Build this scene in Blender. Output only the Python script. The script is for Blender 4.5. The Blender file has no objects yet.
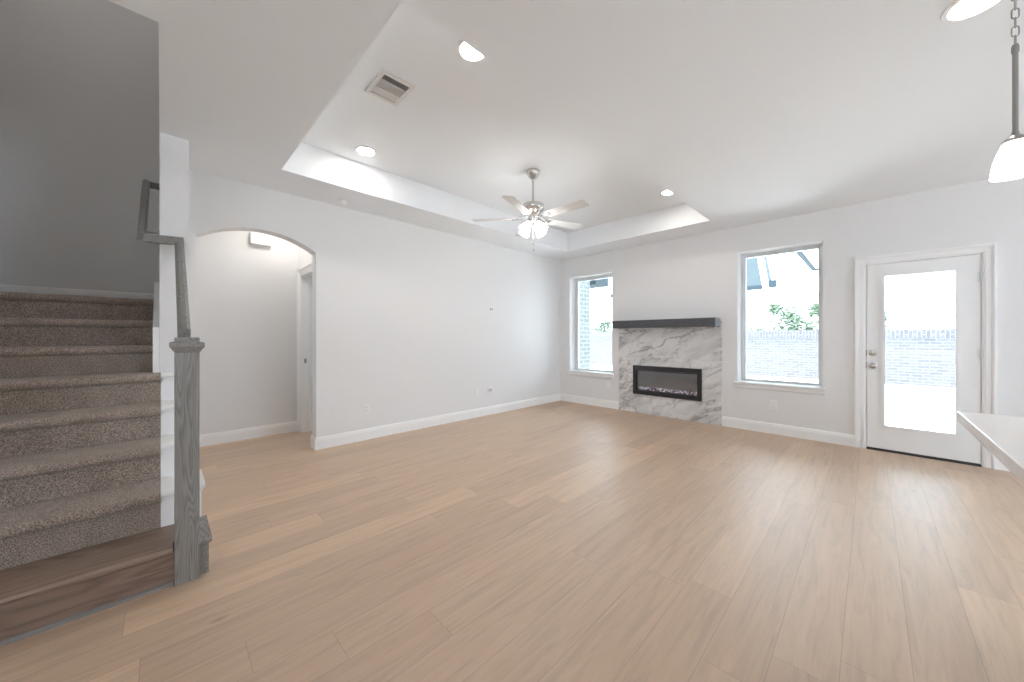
import bpy, bmesh, math, random
from mathutils import Vector, Matrix
random.seed(7)
PI = math.pi
S = bpy.context.scene
COL = S.collection

# ------------------------------------------------------------------ camera
CAM_H, YAW = 1.239, math.radians(45.32)
cd = bpy.data.cameras.new('camera')
cd.sensor_width = 36.0
cd.lens = 354.5 / 1024 * 36
cd.shift_y = -(341 - 337.2) / 1024
cd.clip_start = 0.02
cam = bpy.data.objects.new('camera', cd)
cam.location = (0, 0, CAM_H)
cam.rotation_euler = (PI / 2, 0, YAW)
COL.objects.link(cam)
S.camera = cam

# ------------------------------------------------------------------ sky, exposure
SKY = 3.3
w = bpy.data.worlds.new('overcast_sky')
S.world = w
w.use_nodes = True
bg = w.node_tree.nodes['Background']
bg.inputs[0].default_value = (0.72, 0.855, 1.0, 1)
bg.inputs[1].default_value = SKY
S.view_settings.view_transform = 'Standard'
S.view_settings.look = 'None'
S.view_settings.gamma = 1
S.view_settings.use_curve_mapping = False
S.view_settings.exposure = 1.58
S.cycles.max_bounces = 12
S.cycles.diffuse_bounces = 8
S.cycles.glossy_bounces = 4
S.cycles.transparent_max_bounces = 16
S.cycles.sample_clamp_indirect = 6
S.cycles.use_denoising = True


sun = bpy.data.lights.new('sun', 'SUN')
sun.energy = 8.0
sun.angle = math.radians(0.6)
sun.color = (0.96, 0.97, 1.0)
so = bpy.data.objects.new('sun', sun)
so.rotation_euler = Vector((1.0, 0.16, -1.7)).to_track_quat('-Z', 'Y').to_euler()   # high, over the left side of the house
COL.objects.link(so)


def portal(name, loc, rot, sx, sy):
    l = bpy.data.lights.new(name, 'AREA')
    l.shape = 'RECTANGLE'
    l.size, l.size_y = sx, sy
    l.cycles.is_portal = True
    o = bpy.data.objects.new(name, l)
    o.location, o.rotation_euler = loc, rot
    COL.objects.link(o)


# portals only guide sampling of the sky through the real openings
portal('window_portal', (-3.613, 5.90, 1.48), (PI / 2, 0, PI), 0.9, 1.8)
portal('window_portal', (-0.836, 5.90, 1.50), (PI / 2, 0, PI), 0.87, 1.78)
portal('window_portal', (0.35, 5.90, 1.09), (PI / 2, 0, PI), 0.52, 1.66)

# ------------------------------------------------------------------ materials
def mat(name):
    m = bpy.data.materials.new(name)
    m.use_nodes = True
    nt = m.node_tree
    return m, nt, nt.nodes['Principled BSDF']


def N(nt, t, **kw):
    n = nt.nodes.new(t)
    for k, v in kw.items():
        setattr(n, k, v)
    return n


def simple(name, col, rough=0.5, metal=0.0, emit=0.0, ecol=None, spec=None):
    m, nt, b = mat(name)
    b.inputs['Base Color'].default_value = (*col, 1)
    b.inputs['Roughness'].default_value = rough
    b.inputs['Metallic'].default_value = metal
    if spec is not None:
        b.inputs['Specular IOR Level'].default_value = spec
    if emit:
        b.inputs['Emission Color'].default_value = (*(ecol or col), 1)
        b.inputs['Emission Strength'].default_value = emit
    return m


def bumpy(name, col, rough, scale, strength, dist=0.002, spec=0.5):
    m, nt, b = mat(name)
    b.inputs['Base Color'].default_value = (*col, 1)
    b.inputs['Roughness'].default_value = rough
    b.inputs['Specular IOR Level'].default_value = spec
    tc = N(nt, 'ShaderNodeTexCoord')
    no = N(nt, 'ShaderNodeTexNoise')
    no.inputs['Scale'].default_value = scale
    no.inputs['Detail'].default_value = 3
    nt.links.new(tc.outputs['Object'], no.inputs['Vector'])
    bp = N(nt, 'ShaderNodeBump')
    bp.inputs['Strength'].default_value = strength
    bp.inputs['Distance'].default_value = dist
    nt.links.new(no.outputs['Fac'], bp.inputs['Height'])
    nt.links.new(bp.outputs[0], b.inputs['Normal'])
    return m


M_WALL = bumpy('wall_paint', (0.775, 0.77, 0.768), 0.75, 130, 0.12, spec=0.25)
M_CEIL = bumpy('ceiling_paint', (0.845, 0.865, 0.885), 0.8, 90, 0.2, spec=0.2)
M_TRIM = simple('trim_paint', (0.86, 0.855, 0.85), 0.38)
M_DOOR = simple('door_paint', (0.82, 0.82, 0.815), 0.35)
M_VINYL = simple('window_vinyl', (0.72, 0.74, 0.745), 0.4)
M_PLATE = simple('plate_plastic', (0.82, 0.81, 0.80), 0.4)
M_SLOT = simple('plate_recess', (0.45, 0.44, 0.43), 0.5)
M_NICKEL = simple('brushed_nickel', (0.60, 0.585, 0.565), 0.24, 1.0)
M_CHAIN = simple('pendant_nickel', (0.36, 0.35, 0.34), 0.38, 1.0)
M_BLACK = simple('black_metal', (0.022, 0.023, 0.028), 0.35)
M_THRESH = simple('threshold_bronze', (0.03, 0.028, 0.027), 0.5)
M_BLADE = simple('fan_blade_paint', (0.60, 0.59, 0.575), 0.4)
M_QUARTZ = simple('quartz', (0.80, 0.78, 0.76), 0.12)
M_CAB = simple('cabinet_paint', (0.75, 0.74, 0.72), 0.4)
M_VENT = simple('vent_enamel', (0.74, 0.73, 0.71), 0.45)
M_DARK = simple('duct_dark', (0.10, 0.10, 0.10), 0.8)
M_LAMP = simple('lamp_lens', (1, 1, 1), 0.5, emit=34, ecol=(1.0, 0.95, 0.89))
M_SHADE = simple('fan_shade_glass', (1, 1, 1), 0.4, emit=7, ecol=(1.0, 0.96, 0.91))
M_PSHADE = simple('pendant_shade_glass', (1, 1, 1), 0.3, emit=1.5, ecol=(1.0, 0.96, 0.90))
M_CONC = bumpy('concrete', (0.72, 0.715, 0.70), 0.85, 12, 0.2)
M_SOFFIT = simple('soffit_paint', (0.35, 0.38, 0.38), 0.7)
M_FASCIA = simple('fascia_paint', (0.045, 0.06, 0.072), 0.9, spec=0.1)
M_ROOF = bumpy('roof_shingle', (0.048, 0.060, 0.066), 1.0, 25, 0.5, spec=0.05)
M_SIDING = simple('siding_paint', (0.8, 0.8, 0.8), 0.8)


def glass_mat():
    m = bpy.data.materials.new('window_glass')
    m.use_nodes = True
    nt = m.node_tree
    nt.nodes.clear()
    out = N(nt, 'ShaderNodeOutputMaterial')
    tr = N(nt, 'ShaderNodeBsdfTransparent')
    tr.inputs[0].default_value = (0.95, 0.97, 0.96, 1)
    gl = N(nt, 'ShaderNodeBsdfGlossy')
    gl.inputs['Roughness'].default_value = 0.0
    fr = N(nt, 'ShaderNodeFresnel')
    fr.inputs['IOR'].default_value = 1.45
    mx = N(nt, 'ShaderNodeMixShader')
    nt.links.new(fr.outputs[0], mx.inputs[0])
    nt.links.new(tr.outputs[0], mx.inputs[1])
    nt.links.new(gl.outputs[0], mx.inputs[2])
    nt.links.new(mx.outputs[0], out.inputs[0])
    return m


M_GLASS = glass_mat()


def math_node(nt, op, a, b=None):
    n = N(nt, 'ShaderNodeMath', operation=op)
    for i, v in enumerate((a, b)):
        if v is None:
            continue
        if isinstance(v, (int, float)):
            n.inputs[i].default_value = v
        else:
            nt.links.new(v, n.inputs[i])
    return n.outputs[0]


def ramp(nt, fac, stops):
    r = N(nt, 'ShaderNodeValToRGB')
    el = r.color_ramp.elements
    while len(el) < len(stops):
        el.new(0.5)
    for e, (p, c) in zip(el, stops):
        e.position = p
        e.color = (*c, 1) if len(c) == 3 else c
    nt.links.new(fac, r.inputs[0])
    return r.outputs[0]


def mixc(nt, typ, fac, a, b):
    n = N(nt, 'ShaderNodeMix', data_type='RGBA', blend_type=typ)
    for sock, v in ((n.inputs[0], fac), (n.inputs[6], a), (n.inputs[7], b)):
        if isinstance(v, (int, float)):
            sock.default_value = v
        elif isinstance(v, tuple):
            sock.default_value = (*v, 1)
        else:
            nt.links.new(v, sock)
    return n.outputs[2]


def floor_mat():
    m, nt, b = mat('oak_plank_floor')
    W, LEN = 0.19, 1.9
    tc = N(nt, 'ShaderNodeTexCoord')
    sp = N(nt, 'ShaderNodeSeparateXYZ')
    nt.links.new(tc.outputs['Object'], sp.inputs[0])
    x, y = sp.outputs[0], sp.outputs[1]
    xr = math_node(nt, 'DIVIDE', math_node(nt, 'ADD', x, 20.03), W)
    row = math_node(nt, 'FLOOR', xr)
    fx = math_node(nt, 'FRACT', xr)
    wn = N(nt, 'ShaderNodeTexWhiteNoise', noise_dimensions='1D')
    nt.links.new(row, wn.inputs['W'])
    yy = math_node(nt, 'ADD', math_node(nt, 'DIVIDE', math_node(nt, 'ADD', y, 20.0), LEN), math_node(nt, 'MULTIPLY', wn.outputs['Value'], 7.0))
    pid = math_node(nt, 'FLOOR', yy)
    fy = math_node(nt, 'FRACT', yy)
    cb = N(nt, 'ShaderNodeCombineXYZ')
    nt.links.new(row, cb.inputs[0])
    nt.links.new(pid, cb.inputs[1])
    wn2 = N(nt, 'ShaderNodeTexWhiteNoise', noise_dimensions='2D')
    nt.links.new(cb.outputs[0], wn2.inputs['Vector'])
    tone = wn2.outputs['Value']
    base = ramp(nt, tone, [(0.0, (0.525, 0.375, 0.265)), (0.4, (0.56, 0.405, 0.285)), (0.8, (0.585, 0.425, 0.30)), (1.0, (0.635, 0.465, 0.32))])
    # grain, stretched along the board and shifted per board
    mp = N(nt, 'ShaderNodeCombineXYZ')
    nt.links.new(math_node(nt, 'ADD', math_node(nt, 'MULTIPLY', x, 16), math_node(nt, 'MULTIPLY', tone, 40)), mp.inputs[0])
    nt.links.new(math_node(nt, 'ADD', math_node(nt, 'MULTIPLY', y, 1.3), math_node(nt, 'MULTIPLY', tone, 90)), mp.inputs[1])
    g1 = N(nt, 'ShaderNodeTexNoise')
    g1.inputs['Scale'].default_value = 1.6
    g1.inputs['Detail'].default_value = 6
    g1.inputs['Roughness'].default_value = 0.62
    g1.inputs['Distortion'].default_value = 0.9
    nt.links.new(mp.outputs[0], g1.inputs['Vector'])
    gr = ramp(nt, g1.outputs['Fac'], [(0.28, (0.80, 0.80, 0.80)), (0.5, (0.97, 0.97, 0.97)), (0.72, (1.07, 1.07, 1.07))])
    c = mixc(nt, 'MULTIPLY', 1.0, base, gr)
    # knots
    kv = N(nt, 'ShaderNodeCombineXYZ')
    nt.links.new(math_node(nt, 'MULTIPLY', x, 2.0), kv.inputs[0])
    nt.links.new(math_node(nt, 'MULTIPLY', y, 0.9), kv.inputs[1])
    vo = N(nt, 'ShaderNodeTexVoronoi')
    vo.inputs['Scale'].default_value = 1.5
    nt.links.new(kv.outputs[0], vo.inputs['Vector'])
    kn = ramp(nt, vo.outputs['Distance'], [(0.0, (1, 1, 1)), (0.022, (0.6, 0.6, 0.6)), (0.06, (0, 0, 0))])
    pick = math_node(nt, 'GREATER_THAN', N(nt, 'ShaderNodeSeparateXYZ').outputs[0], 0.5)
    sepc = pick.node.inputs[0].links[0].from_node
    nt.links.new(vo.outputs['Color'], sepc.inputs[0])
    c = mixc(nt, 'MIX', math_node(nt, 'MULTIPLY', math_node(nt, 'MULTIPLY', kn, pick), 0.6), c, (0.20, 0.13, 0.09))
    # seams
    ex = math_node(nt, 'MINIMUM', fx, math_node(nt, 'SUBTRACT', 1.0, fx))
    ey = math_node(nt, 'MULTIPLY', math_node(nt, 'MINIMUM', fy, math_node(nt, 'SUBTRACT', 1.0, fy)), LEN / W)
    seam = math_node(nt, 'LESS_THAN', math_node(nt, 'MINIMUM', ex, ey), 0.009)
    c = mixc(nt, 'MIX', math_node(nt, 'MULTIPLY', seam, 0.35), c, (0.24, 0.17, 0.12))
    nt.links.new(c, b.inputs['Base Color'])
    rg = N(nt, 'ShaderNodeMapRange')
    rg.inputs[3].default_value = 0.40
    rg.inputs[4].default_value = 0.54
    nt.links.new(g1.outputs['Fac'], rg.inputs[0])
    nt.links.new(rg.outputs[0], b.inputs['Roughness'])
    b.inputs['Specular IOR Level'].default_value = 0.75
    bp = N(nt, 'ShaderNodeBump')
    bp.inputs['Strength'].default_value = 0.25
    bp.inputs['Distance'].default_value = 0.002
    nt.links.new(math_node(nt, 'SUBTRACT', math_node(nt, 'MULTIPLY', g1.outputs['Fac'], 0.3), seam), bp.inputs['Height'])
    nt.links.new(bp.outputs[0], b.inputs['Normal'])
    return m


M_FLOOR = floor_mat()


def wood_mat(name, stops, axis, rough=0.42, scale=1.0, along=0.09):
    """stained oak: grain runs along axis (0, 1, 2)"""
    m, nt, b = mat(name)
    tc = N(nt, 'ShaderNodeTexCoord')
    mp = N(nt, 'ShaderNodeMapping')
    sc = [1.0, 1.0, 1.0]
    sc[axis] = along
    mp.inputs['Scale'].default_value = sc
    nt.links.new(tc.outputs['Object'], mp.inputs[0])
    n1 = N(nt, 'ShaderNodeTexNoise')
    n1.inputs['Scale'].default_value = 16 * scale
    n1.inputs['Detail'].default_value = 1.5
    n1.inputs['Distortion'].default_value = 0.6
    nt.links.new(mp.outputs[0], n1.inputs['Vector'])
    rings = math_node(nt, 'FRACT', math_node(nt, 'MULTIPLY', n1.outputs['Fac'], 14.0))
    rings = math_node(nt, 'ABSOLUTE', math_node(nt, 'SUBTRACT', rings, 0.5))
    n2 = N(nt, 'ShaderNodeTexNoise')
    n2.inputs['Scale'].default_value = 160 * scale
    n2.inputs['Detail'].default_value = 4
    nt.links.new(mp.outputs[0], n2.inputs['Vector'])
    f = math_node(nt, 'ADD', math_node(nt, 'MULTIPLY', rings, 1.2), math_node(nt, 'MULTIPLY', n2.outputs['Fac'], 0.45))
    c = ramp(nt, f, stops)
    nt.links.new(c, b.inputs['Base Color'])
    b.inputs['Roughness'].default_value = rough
    bp = N(nt, 'ShaderNodeBump')
    bp.inputs['Strength'].default_value = 0.25
    bp.inputs['Distance'].default_value = 0.001
    nt.links.new(f, bp.inputs['Height'])
    nt.links.new(bp.outputs[0], b.inputs['Normal'])
    return m


GREY = [(0.15, (0.165, 0.155, 0.146)), (0.45, (0.235, 0.224, 0.212)), (0.85, (0.30, 0.288, 0.273))]
M_NEWEL = wood_mat('grey_stained_oak_upright', GREY, 2, 0.45)
M_RAIL = wood_mat('grey_stained_oak_rail', GREY, 0, 0.45)
M_SHOE = wood_mat('grey_stained_oak_shoe', GREY, 1, 0.45)
M_STEPW = wood_mat('brown_stained_oak_step', [(0.10, (0.15, 0.11, 0.088)), (0.45, (0.235, 0.162, 0.122)), (0.75, (0.285, 0.20, 0.152)), (0.98, (0.24, 0.22, 0.20))], 1, 0.4, 0.6, 0.06)
M_MANTEL = wood_mat('charcoal_stained_mantel', [(0.2, (0.055, 0.058, 0.066)), (0.9, (0.095, 0.10, 0.112))], 0, 0.4)


def carpet_mat():
    m, nt, b = mat('cut_pile_carpet')
    tc = N(nt, 'ShaderNodeTexCoord')
    n1 = N(nt, 'ShaderNodeTexNoise')
    n1.inputs['Scale'].default_value = 170
    n1.inputs['Detail'].default_value = 4
    n1.inputs['Roughness'].default_value = 0.8
    nt.links.new(tc.outputs['Object'], n1.inputs['Vector'])
    n2 = N(nt, 'ShaderNodeTexNoise')
    n2.inputs['Scale'].default_value = 9
    nt.links.new(tc.outputs['Object'], n2.inputs['Vector'])
    c = ramp(nt, n1.outputs['Fac'], [(0.38, (0.14, 0.105, 0.085)), (0.5, (0.34, 0.275, 0.232)), (0.62, (0.60, 0.51, 0.44))])
    c = mixc(nt, 'MULTIPLY', 0.5, c, ramp(nt, n2.outputs['Fac'], [(0.35, (0.82, 0.82, 0.82)), (0.65, (1.1, 1.1, 1.1))]))
    nt.links.new(c, b.inputs['Base Color'])
    b.inputs['Roughness'].default_value = 1.0
    b.inputs['Specular IOR Level'].default_value = 0.05
    b.inputs['Sheen Weight'].default_value = 0.2
    bp = N(nt, 'ShaderNodeBump')
    bp.inputs['Strength'].default_value = 0.9
    bp.inputs['Distance'].default_value = 0.006
    nt.links.new(n1.outputs['Fac'], bp.inputs['Height'])
    nt.links.new(bp.outputs[0], b.inputs['Normal'])
    return m


M_CARPET = carpet_mat()


def marble_mat():
    m, nt, b = mat('veined_marble_tile')
    tc = N(nt, 'ShaderNodeTexCoord')
    sp = N(nt, 'ShaderNodeSeparateXYZ')
    nt.links.new(tc.outputs['Object'], sp.inputs[0])
    TW, TH = 1.0, 0.455
    zz = math_node(nt, 'DIVIDE', math_node(nt, 'ADD', sp.outputs[2], 0.0), TH)
    row = math_node(nt, 'FLOOR', zz)
    off = math_node(nt, 'MULTIPLY', math_node(nt, 'MODULO', row, 2.0), 0.42)
    xx = math_node(nt, 'ADD', math_node(nt, 'DIVIDE', math_node(nt, 'ADD', sp.outputs[0], 10.45), TW), off)
    col = math_node(nt, 'FLOOR', xx)
    fx, fz = math_node(nt, 'FRACT', xx), math_node(nt, 'FRACT', zz)
    wn = N(nt, 'ShaderNodeTexWhiteNoise', noise_dimensions='2D')
    cb = N(nt, 'ShaderNodeCombineXYZ')
    nt.links.new(row, cb.inputs[0])
    nt.links.new(col, cb.inputs[1])
    nt.links.new(cb.outputs[0], wn.inputs['Vector'])
    # rotated coordinates, own slab per tile
    u = math_node(nt, 'ADD', math_node(nt, 'MULTIPLY', sp.outputs[0], 0.86), math_node(nt, 'MULTIPLY', sp.outputs[2], 0.5))
    v = math_node(nt, 'SUBTRACT', math_node(nt, 'MULTIPLY', sp.outputs[2], 0.86), math_node(nt, 'MULTIPLY', sp.outputs[0], 0.5))
    p = N(nt, 'ShaderNodeCombineXYZ')
    nt.links.new(math_node(nt, 'MULTIPLY', u, 0.9), p.inputs[0])
    nt.links.new(math_node(nt, 'MULTIPLY', v, 2.3), p.inputs[1])
    nt.links.new(math_node(nt, 'MULTIPLY', wn.outputs['Value'], 30.0), p.inputs[2])

    def vein(scale, width, seedz, dist):
        n = N(nt, 'ShaderNodeTexNoise')
        n.inputs['Scale'].default_value = scale
        n.inputs['Detail'].default_value = 5
        n.inputs['Roughness'].default_value = 0.55
        n.inputs['Distortion'].default_value = dist
        nt.links.new(p.outputs[0], n.inputs['Vector'])
        d = math_node(nt, 'ABSOLUTE', math_node(nt, 'SUBTRACT', n.outputs['Fac'], seedz))
        return ramp(nt, d, [(0.0, (1, 1, 1)), (width, (0.35, 0.35, 0.35)), (width * 3.2, (0, 0, 0))])
    mask = N(nt, 'ShaderNodeTexNoise')
    mask.inputs['Scale'].default_value = 1.6
    nt.links.new(p.outputs[0], mask.inputs['Vector'])
    mk = ramp(nt, mask.outputs['Fac'], [(0.38, (0.15, 0.15, 0.15)), (0.52, (1, 1, 1))])
    v1 = mixc(nt, 'MULTIPLY', 1.0, vein(1.9, 0.016, 0.5, 0.7), mk)
    v2 = mixc(nt, 'MULTIPLY', 1.0, vein(3.4, 0.010, 0.46, 0.9), mk)
    cl = N(nt, 'ShaderNodeTexNoise')
    cl.inputs['Scale'].default_value = 2.2
    cl.inputs['Detail'].default_value = 4
    nt.links.new(p.outputs[0], cl.inputs['Vector'])
    base = ramp(nt, cl.outputs['Fac'], [(0.35, (0.60, 0.595, 0.59)), (0.55, (0.76, 0.75, 0.74))])
    c = mixc(nt, 'MIX', math_node(nt, 'MULTIPLY', v1, 0.95), base, (0.25, 0.245, 0.25))
    c = mixc(nt, 'MIX', math_node(nt, 'MULTIPLY', v2, 0.85), c, (0.29, 0.285, 0.285))
    ex = math_node(nt, 'MULTIPLY', math_node(nt, 'MINIMUM', fx, math_node(nt, 'SUBTRACT', 1.0, fx)), TW)
    ez = math_node(nt, 'MULTIPLY', math_node(nt, 'MINIMUM', fz, math_node(nt, 'SUBTRACT', 1.0, fz)), TH)
    jt = math_node(nt, 'LESS_THAN', math_node(nt, 'MINIMUM', ex, ez), 0.0016)
    c = mixc(nt, 'MIX', math_node(nt, 'MULTIPLY', jt, 0.6), c, (0.45, 0.44, 0.43))
    nt.links.new(c, b.inputs['Base Color'])
    b.inputs['Roughness'].default_value = 0.3
    return m


M_MARBLE = marble_mat()


def brick_mat(name, c1, c2, mortar, vertical=False):
    m, nt, b = mat(name)
    tc = N(nt, 'ShaderNodeTexCoord')
    sp = N(nt, 'ShaderNodeSeparateXYZ')
    nt.links.new(tc.outputs['Object'], sp.inputs[0])
    cb = N(nt, 'ShaderNodeCombineXYZ')
    h = math_node(nt, 'ADD', sp.outputs[0], sp.outputs[1])
    nt.links.new(sp.outputs[2] if vertical else h, cb.inputs[0])
    nt.links.new(h if vertical else sp.outputs[2], cb.inputs[1])
    br = N(nt, 'ShaderNodeTexBrick')
    br.inputs['Color1'].default_value = (*c1, 1)
    br.inputs['Color2'].default_value = (*c2, 1)
    br.inputs['Mortar'].default_value = (*mortar, 1)
    br.inputs['Scale'].default_value = 1.0
    br.inputs['Mortar Size'].default_value = 0.008
    br.inputs['Brick Width'].default_value = 0.24
    br.inputs['Row Height'].default_value = 0.086
    nt.links.new(cb.outputs[0], br.inputs['Vector'])
    nt.links.new(br.outputs['Color'], b.inputs['Base Color'])
    b.inputs['Roughness'].default_value = 0.9
    bp = N(nt, 'ShaderNodeBump', invert=True)
    bp.inputs['Strength'].default_value = 0.5
    bp.inputs['Distance'].default_value = 0.01
    nt.links.new(br.outputs['Fac'], bp.inputs['Height'])
    nt.links.new(bp.outputs[0], b.inputs['Normal'])
    return m


M_BRICK = brick_mat('grey_brick', (0.088, 0.086, 0.094), (0.118, 0.115, 0.122), (0.175, 0.17, 0.17))
M_BRICKW = brick_mat('pale_brick', (0.11, 0.125, 0.12), (0.145, 0.16, 0.155), (0.26, 0.27, 0.265))
M_SOLDIER = brick_mat('grey_brick_on_end', (0.075, 0.073, 0.085), (0.10, 0.097, 0.11), (0.18, 0.175, 0.175), True)


def leaf_mat(name, c1, c2):
    m, nt, b = mat(name)
    tc = N(nt, 'ShaderNodeTexCoord')
    n = N(nt, 'ShaderNodeTexNoise')
    n.inputs['Scale'].default_value = 3
    nt.links.new(tc.outputs['Object'], n.inputs['Vector'])
    nt.links.new(ramp(nt, n.outputs['Fac'], [(0.35, c1), (0.65, c2)]), b.inputs['Base Color'])
    b.inputs['Roughness'].default_value = 0.6
    return m


M_LEAF = leaf_mat('tree_leaf', (0.15, 0.21, 0.14), (0.23, 0.29, 0.20))
M_BARK = bumpy('tree_bark', (0.16, 0.13, 0.10), 0.9, 20, 0.6)

# ------------------------------------------------------------------ mesh helpers
def obj(name, bm, m, parent=None, smooth=False):
    me = bpy.data.meshes.new(name)
    bmesh.ops.recalc_face_normals(bm, faces=bm.faces)
    bm.to_mesh(me)
    bm.free()
    if smooth:
        for p in me.polygons:
            p.use_smooth = True
        try:
            me.set_sharp_from_angle(angle=math.radians(38))
        except Exception:
            pass
    me.materials.append(m)
    o = bpy.data.objects.new(name, me)
    COL.objects.link(o)
    if parent:
        o.parent = parent
        if not parent.parent:      # parts are modelled in world space; a part's own origin is the world's
            o.matrix_parent_inverse = parent.matrix_basis.inverted()
    return o


def box(bm, x0, x1, y0, y1, z0, z1, bev=0.0):
    x0, x1 = sorted((x0, x1)); y0, y1 = sorted((y0, y1)); z0, z1 = sorted((z0, z1))
    r = bmesh.ops.create_cube(bm, size=1.0)
    bmesh.ops.scale(bm, vec=(x1 - x0, y1 - y0, z1 - z0), verts=r['verts'])
    bmesh.ops.translate(bm, vec=((x0 + x1) / 2, (y0 + y1) / 2, (z0 + z1) / 2), verts=r['verts'])
    if bev:
        es = list({e for v in r['verts'] for e in v.link_edges})
        bmesh.ops.bevel(bm, geom=es, offset=bev, segments=2, affect='EDGES', profile=0.5)
    return r['verts']


def boxbm(*a, **k):
    bm = bmesh.new()
    box(bm, *a, **k)
    return bm


def lathe(bm, prof, seg=32, M=None, cap=True):
    """prof: (r, z) pairs, spun round z, then moved by matrix M"""
    rings = []
    M = M or Matrix()
    for r, z in prof:
        if r < 1e-6:
            rings.append([bm.verts.new(M @ Vector((0, 0, z)))])
        else:
            rings.append([bm.verts.new(M @ Vector((r * math.cos(2 * PI * i / seg), r * math.sin(2 * PI * i / seg), z))) for i in range(seg)])
    for a, b in zip(rings, rings[1:]):
        for i in range(seg):
            j = (i + 1) % seg
            if len(a) == 1 and len(b) == 1:
                continue
            if len(a) == 1:
                bm.faces.new((a[0], b[i], b[j]))
            elif len(b) == 1:
                bm.faces.new((a[i], a[j], b[0]))
            else:
                bm.faces.new((a[i], a[j], b[j], b[i]))
    return rings


def prism(bm, pts, axis, a0, a1):
    """pts: closed polygon in the plane normal to axis; extruded from a0 to a1"""
    def mk(p, a):
        if axis == 0:
            return (a, p[0], p[1])
        if axis == 1:
            return (p[0], a, p[1])
        return (p[0], p[1], a)
    A = [bm.verts.new(mk(p, a0)) for p in pts]
    B = [bm.verts.new(mk(p, a1)) for p in pts]
    bm.faces.new(A)
    bm.faces.new(list(reversed(B)))
    n = len(pts)
    for i in range(n):
        bm.faces.new((A[i], B[i], B[(i + 1) % n], A[(i + 1) % n]))


def sweep(bm, path, wd, ht, rnd=0.3):
    """rectangular rail section with eased top swept along a polyline (z up)"""
    P = [Vector(p) for p in path]
    sec = [(-.5, -.5), (.5, -.5), (.5, .5 - rnd * .5), (.5 - rnd, .5), (-.5 + rnd, .5), (-.5, .5 - rnd * .5)]
    rings = []
    for i, p in enumerate(P):
        d0 = (P[i] - P[i - 1]).normalized() if i else (P[1] - P[0]).normalized()
        d1 = (P[i + 1] - P[i]).normalized() if i < len(P) - 1 else d0
        t = (d0 + d1).normalized()
        up = Vector((0, 0, 1))
        side = t.cross(up).normalized()
        u2 = side.cross(t).normalized()
        k = 1 / max(0.45, t.dot(d0))
        rings.append([bm.verts.new(p + side * (a * wd * k) + u2 * (b * ht)) for a, b in sec])
    n = len(sec)
    for a, b in zip(rings, rings[1:]):
        for i in range(n):
            bm.faces.new((a[i], a[(i + 1) % n], b[(i + 1) % n], b[i]))
    bm.faces.new(rings[0])
    bm.faces.new(list(reversed(rings[-1])))


def grid_wall(bm, us, vs, holes, mk, t0, t1):
    """a slab of cells us x vs with holes; mk(u, v, t) gives the point"""
    nu, nv = len(us) - 1, len(vs) - 1
    def solid(i, j):
        if not (0 <= i < nu and 0 <= j < nv):
            return False
        cu, cv = (us[i] + us[i + 1]) / 2, (vs[j] + vs[j + 1]) / 2
        return not any(a < cu < b and c < cv < d for a, b, c, d in holes)
    cache = {}
    def V(u, v, t):
        k = (round(u, 5), round(v, 5), t)
        if k not in cache:
            cache[k] = bm.verts.new(mk(u, v, t))
        return cache[k]
    for i in range(nu):
        for j in range(nv):
            if not solid(i, j):
                continue
            u0, u1, v0, v1 = us[i], us[i + 1], vs[j], vs[j + 1]
            for t in (t0, t1):
                bm.faces.new((V(u0, v0, t), V(u1, v0, t), V(u1, v1, t), V(u0, v1, t)))
            for ok, a, b in ((solid(i - 1, j), (u0, v0), (u0, v1)), (solid(i + 1, j), (u1, v0), (u1, v1)),
                             (solid(i, j - 1), (u0, v0), (u1, v0)), (solid(i, j + 1), (u0, v1), (u1, v1))):
                if not ok:
                    bm.faces.new((V(*a, t0), V(*b, t0), V(*b, t1), V(*a, t1)))


def struct(name, bm, m, parent=None, smooth=False):
    o = obj(name, bm, m, parent, smooth)
    if parent is None:
        o['kind'] = 'structure'
    return o


def thing(name, label, cat, loc=(0, 0, 0), group=None, kind=None):
    o = bpy.data.objects.new(name, None)
    o.empty_display_size = 0.1
    o.location = loc
    COL.objects.link(o)
    if kind:
        o['kind'] = kind
    if label:
        o['label'] = label
    if cat:
        o['category'] = cat
    if group:
        o['group'] = group
    return o


# ------------------------------------------------------------------ the room shell
XL, YB, H, TZ = -4.29, 5.58, 2.743, 3.05
XR, YR = 4.4, -4.3
YS0, YS1 = -0.010, 0.150            # wall beside the stairs
YSL = -1.07                          # far side wall of the stairs
XH = -5.33                           # far wall of the hall
TR = (-3.715, -1.457, 0.765, 5.03)   # tray recess

struct('floor', boxbm(-7.4, XR + .15, YR - .15, YB + 0.05, -0.12, 0.0), M_FLOOR)

W1 = (-4.065, -3.160, 0.58, 2.375)
W2 = (-1.271, -0.401, 0.615, 2.390)
D1 = (-0.047, 0.757, -0.2, 2.050)
bm = bmesh.new()
FB = (-2.744, -1.737, .328, .758)     # opening for the fireplace insert
us = sorted({XL - .12, XR, W1[0], W1[1], W2[0], W2[1], D1[0], D1[1], FB[0], FB[1]})
vs = sorted({-0.02, 3.2, W1[2], W1[3], W2[2], W2[3], D1[3], FB[2], FB[3]})
grid_wall(bm, us, vs, [W1, W2, D1, FB], lambda u, v, t: (u, t, v), YB, YB + 0.26)
struct('wall_back', bm, M_WALL)

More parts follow.
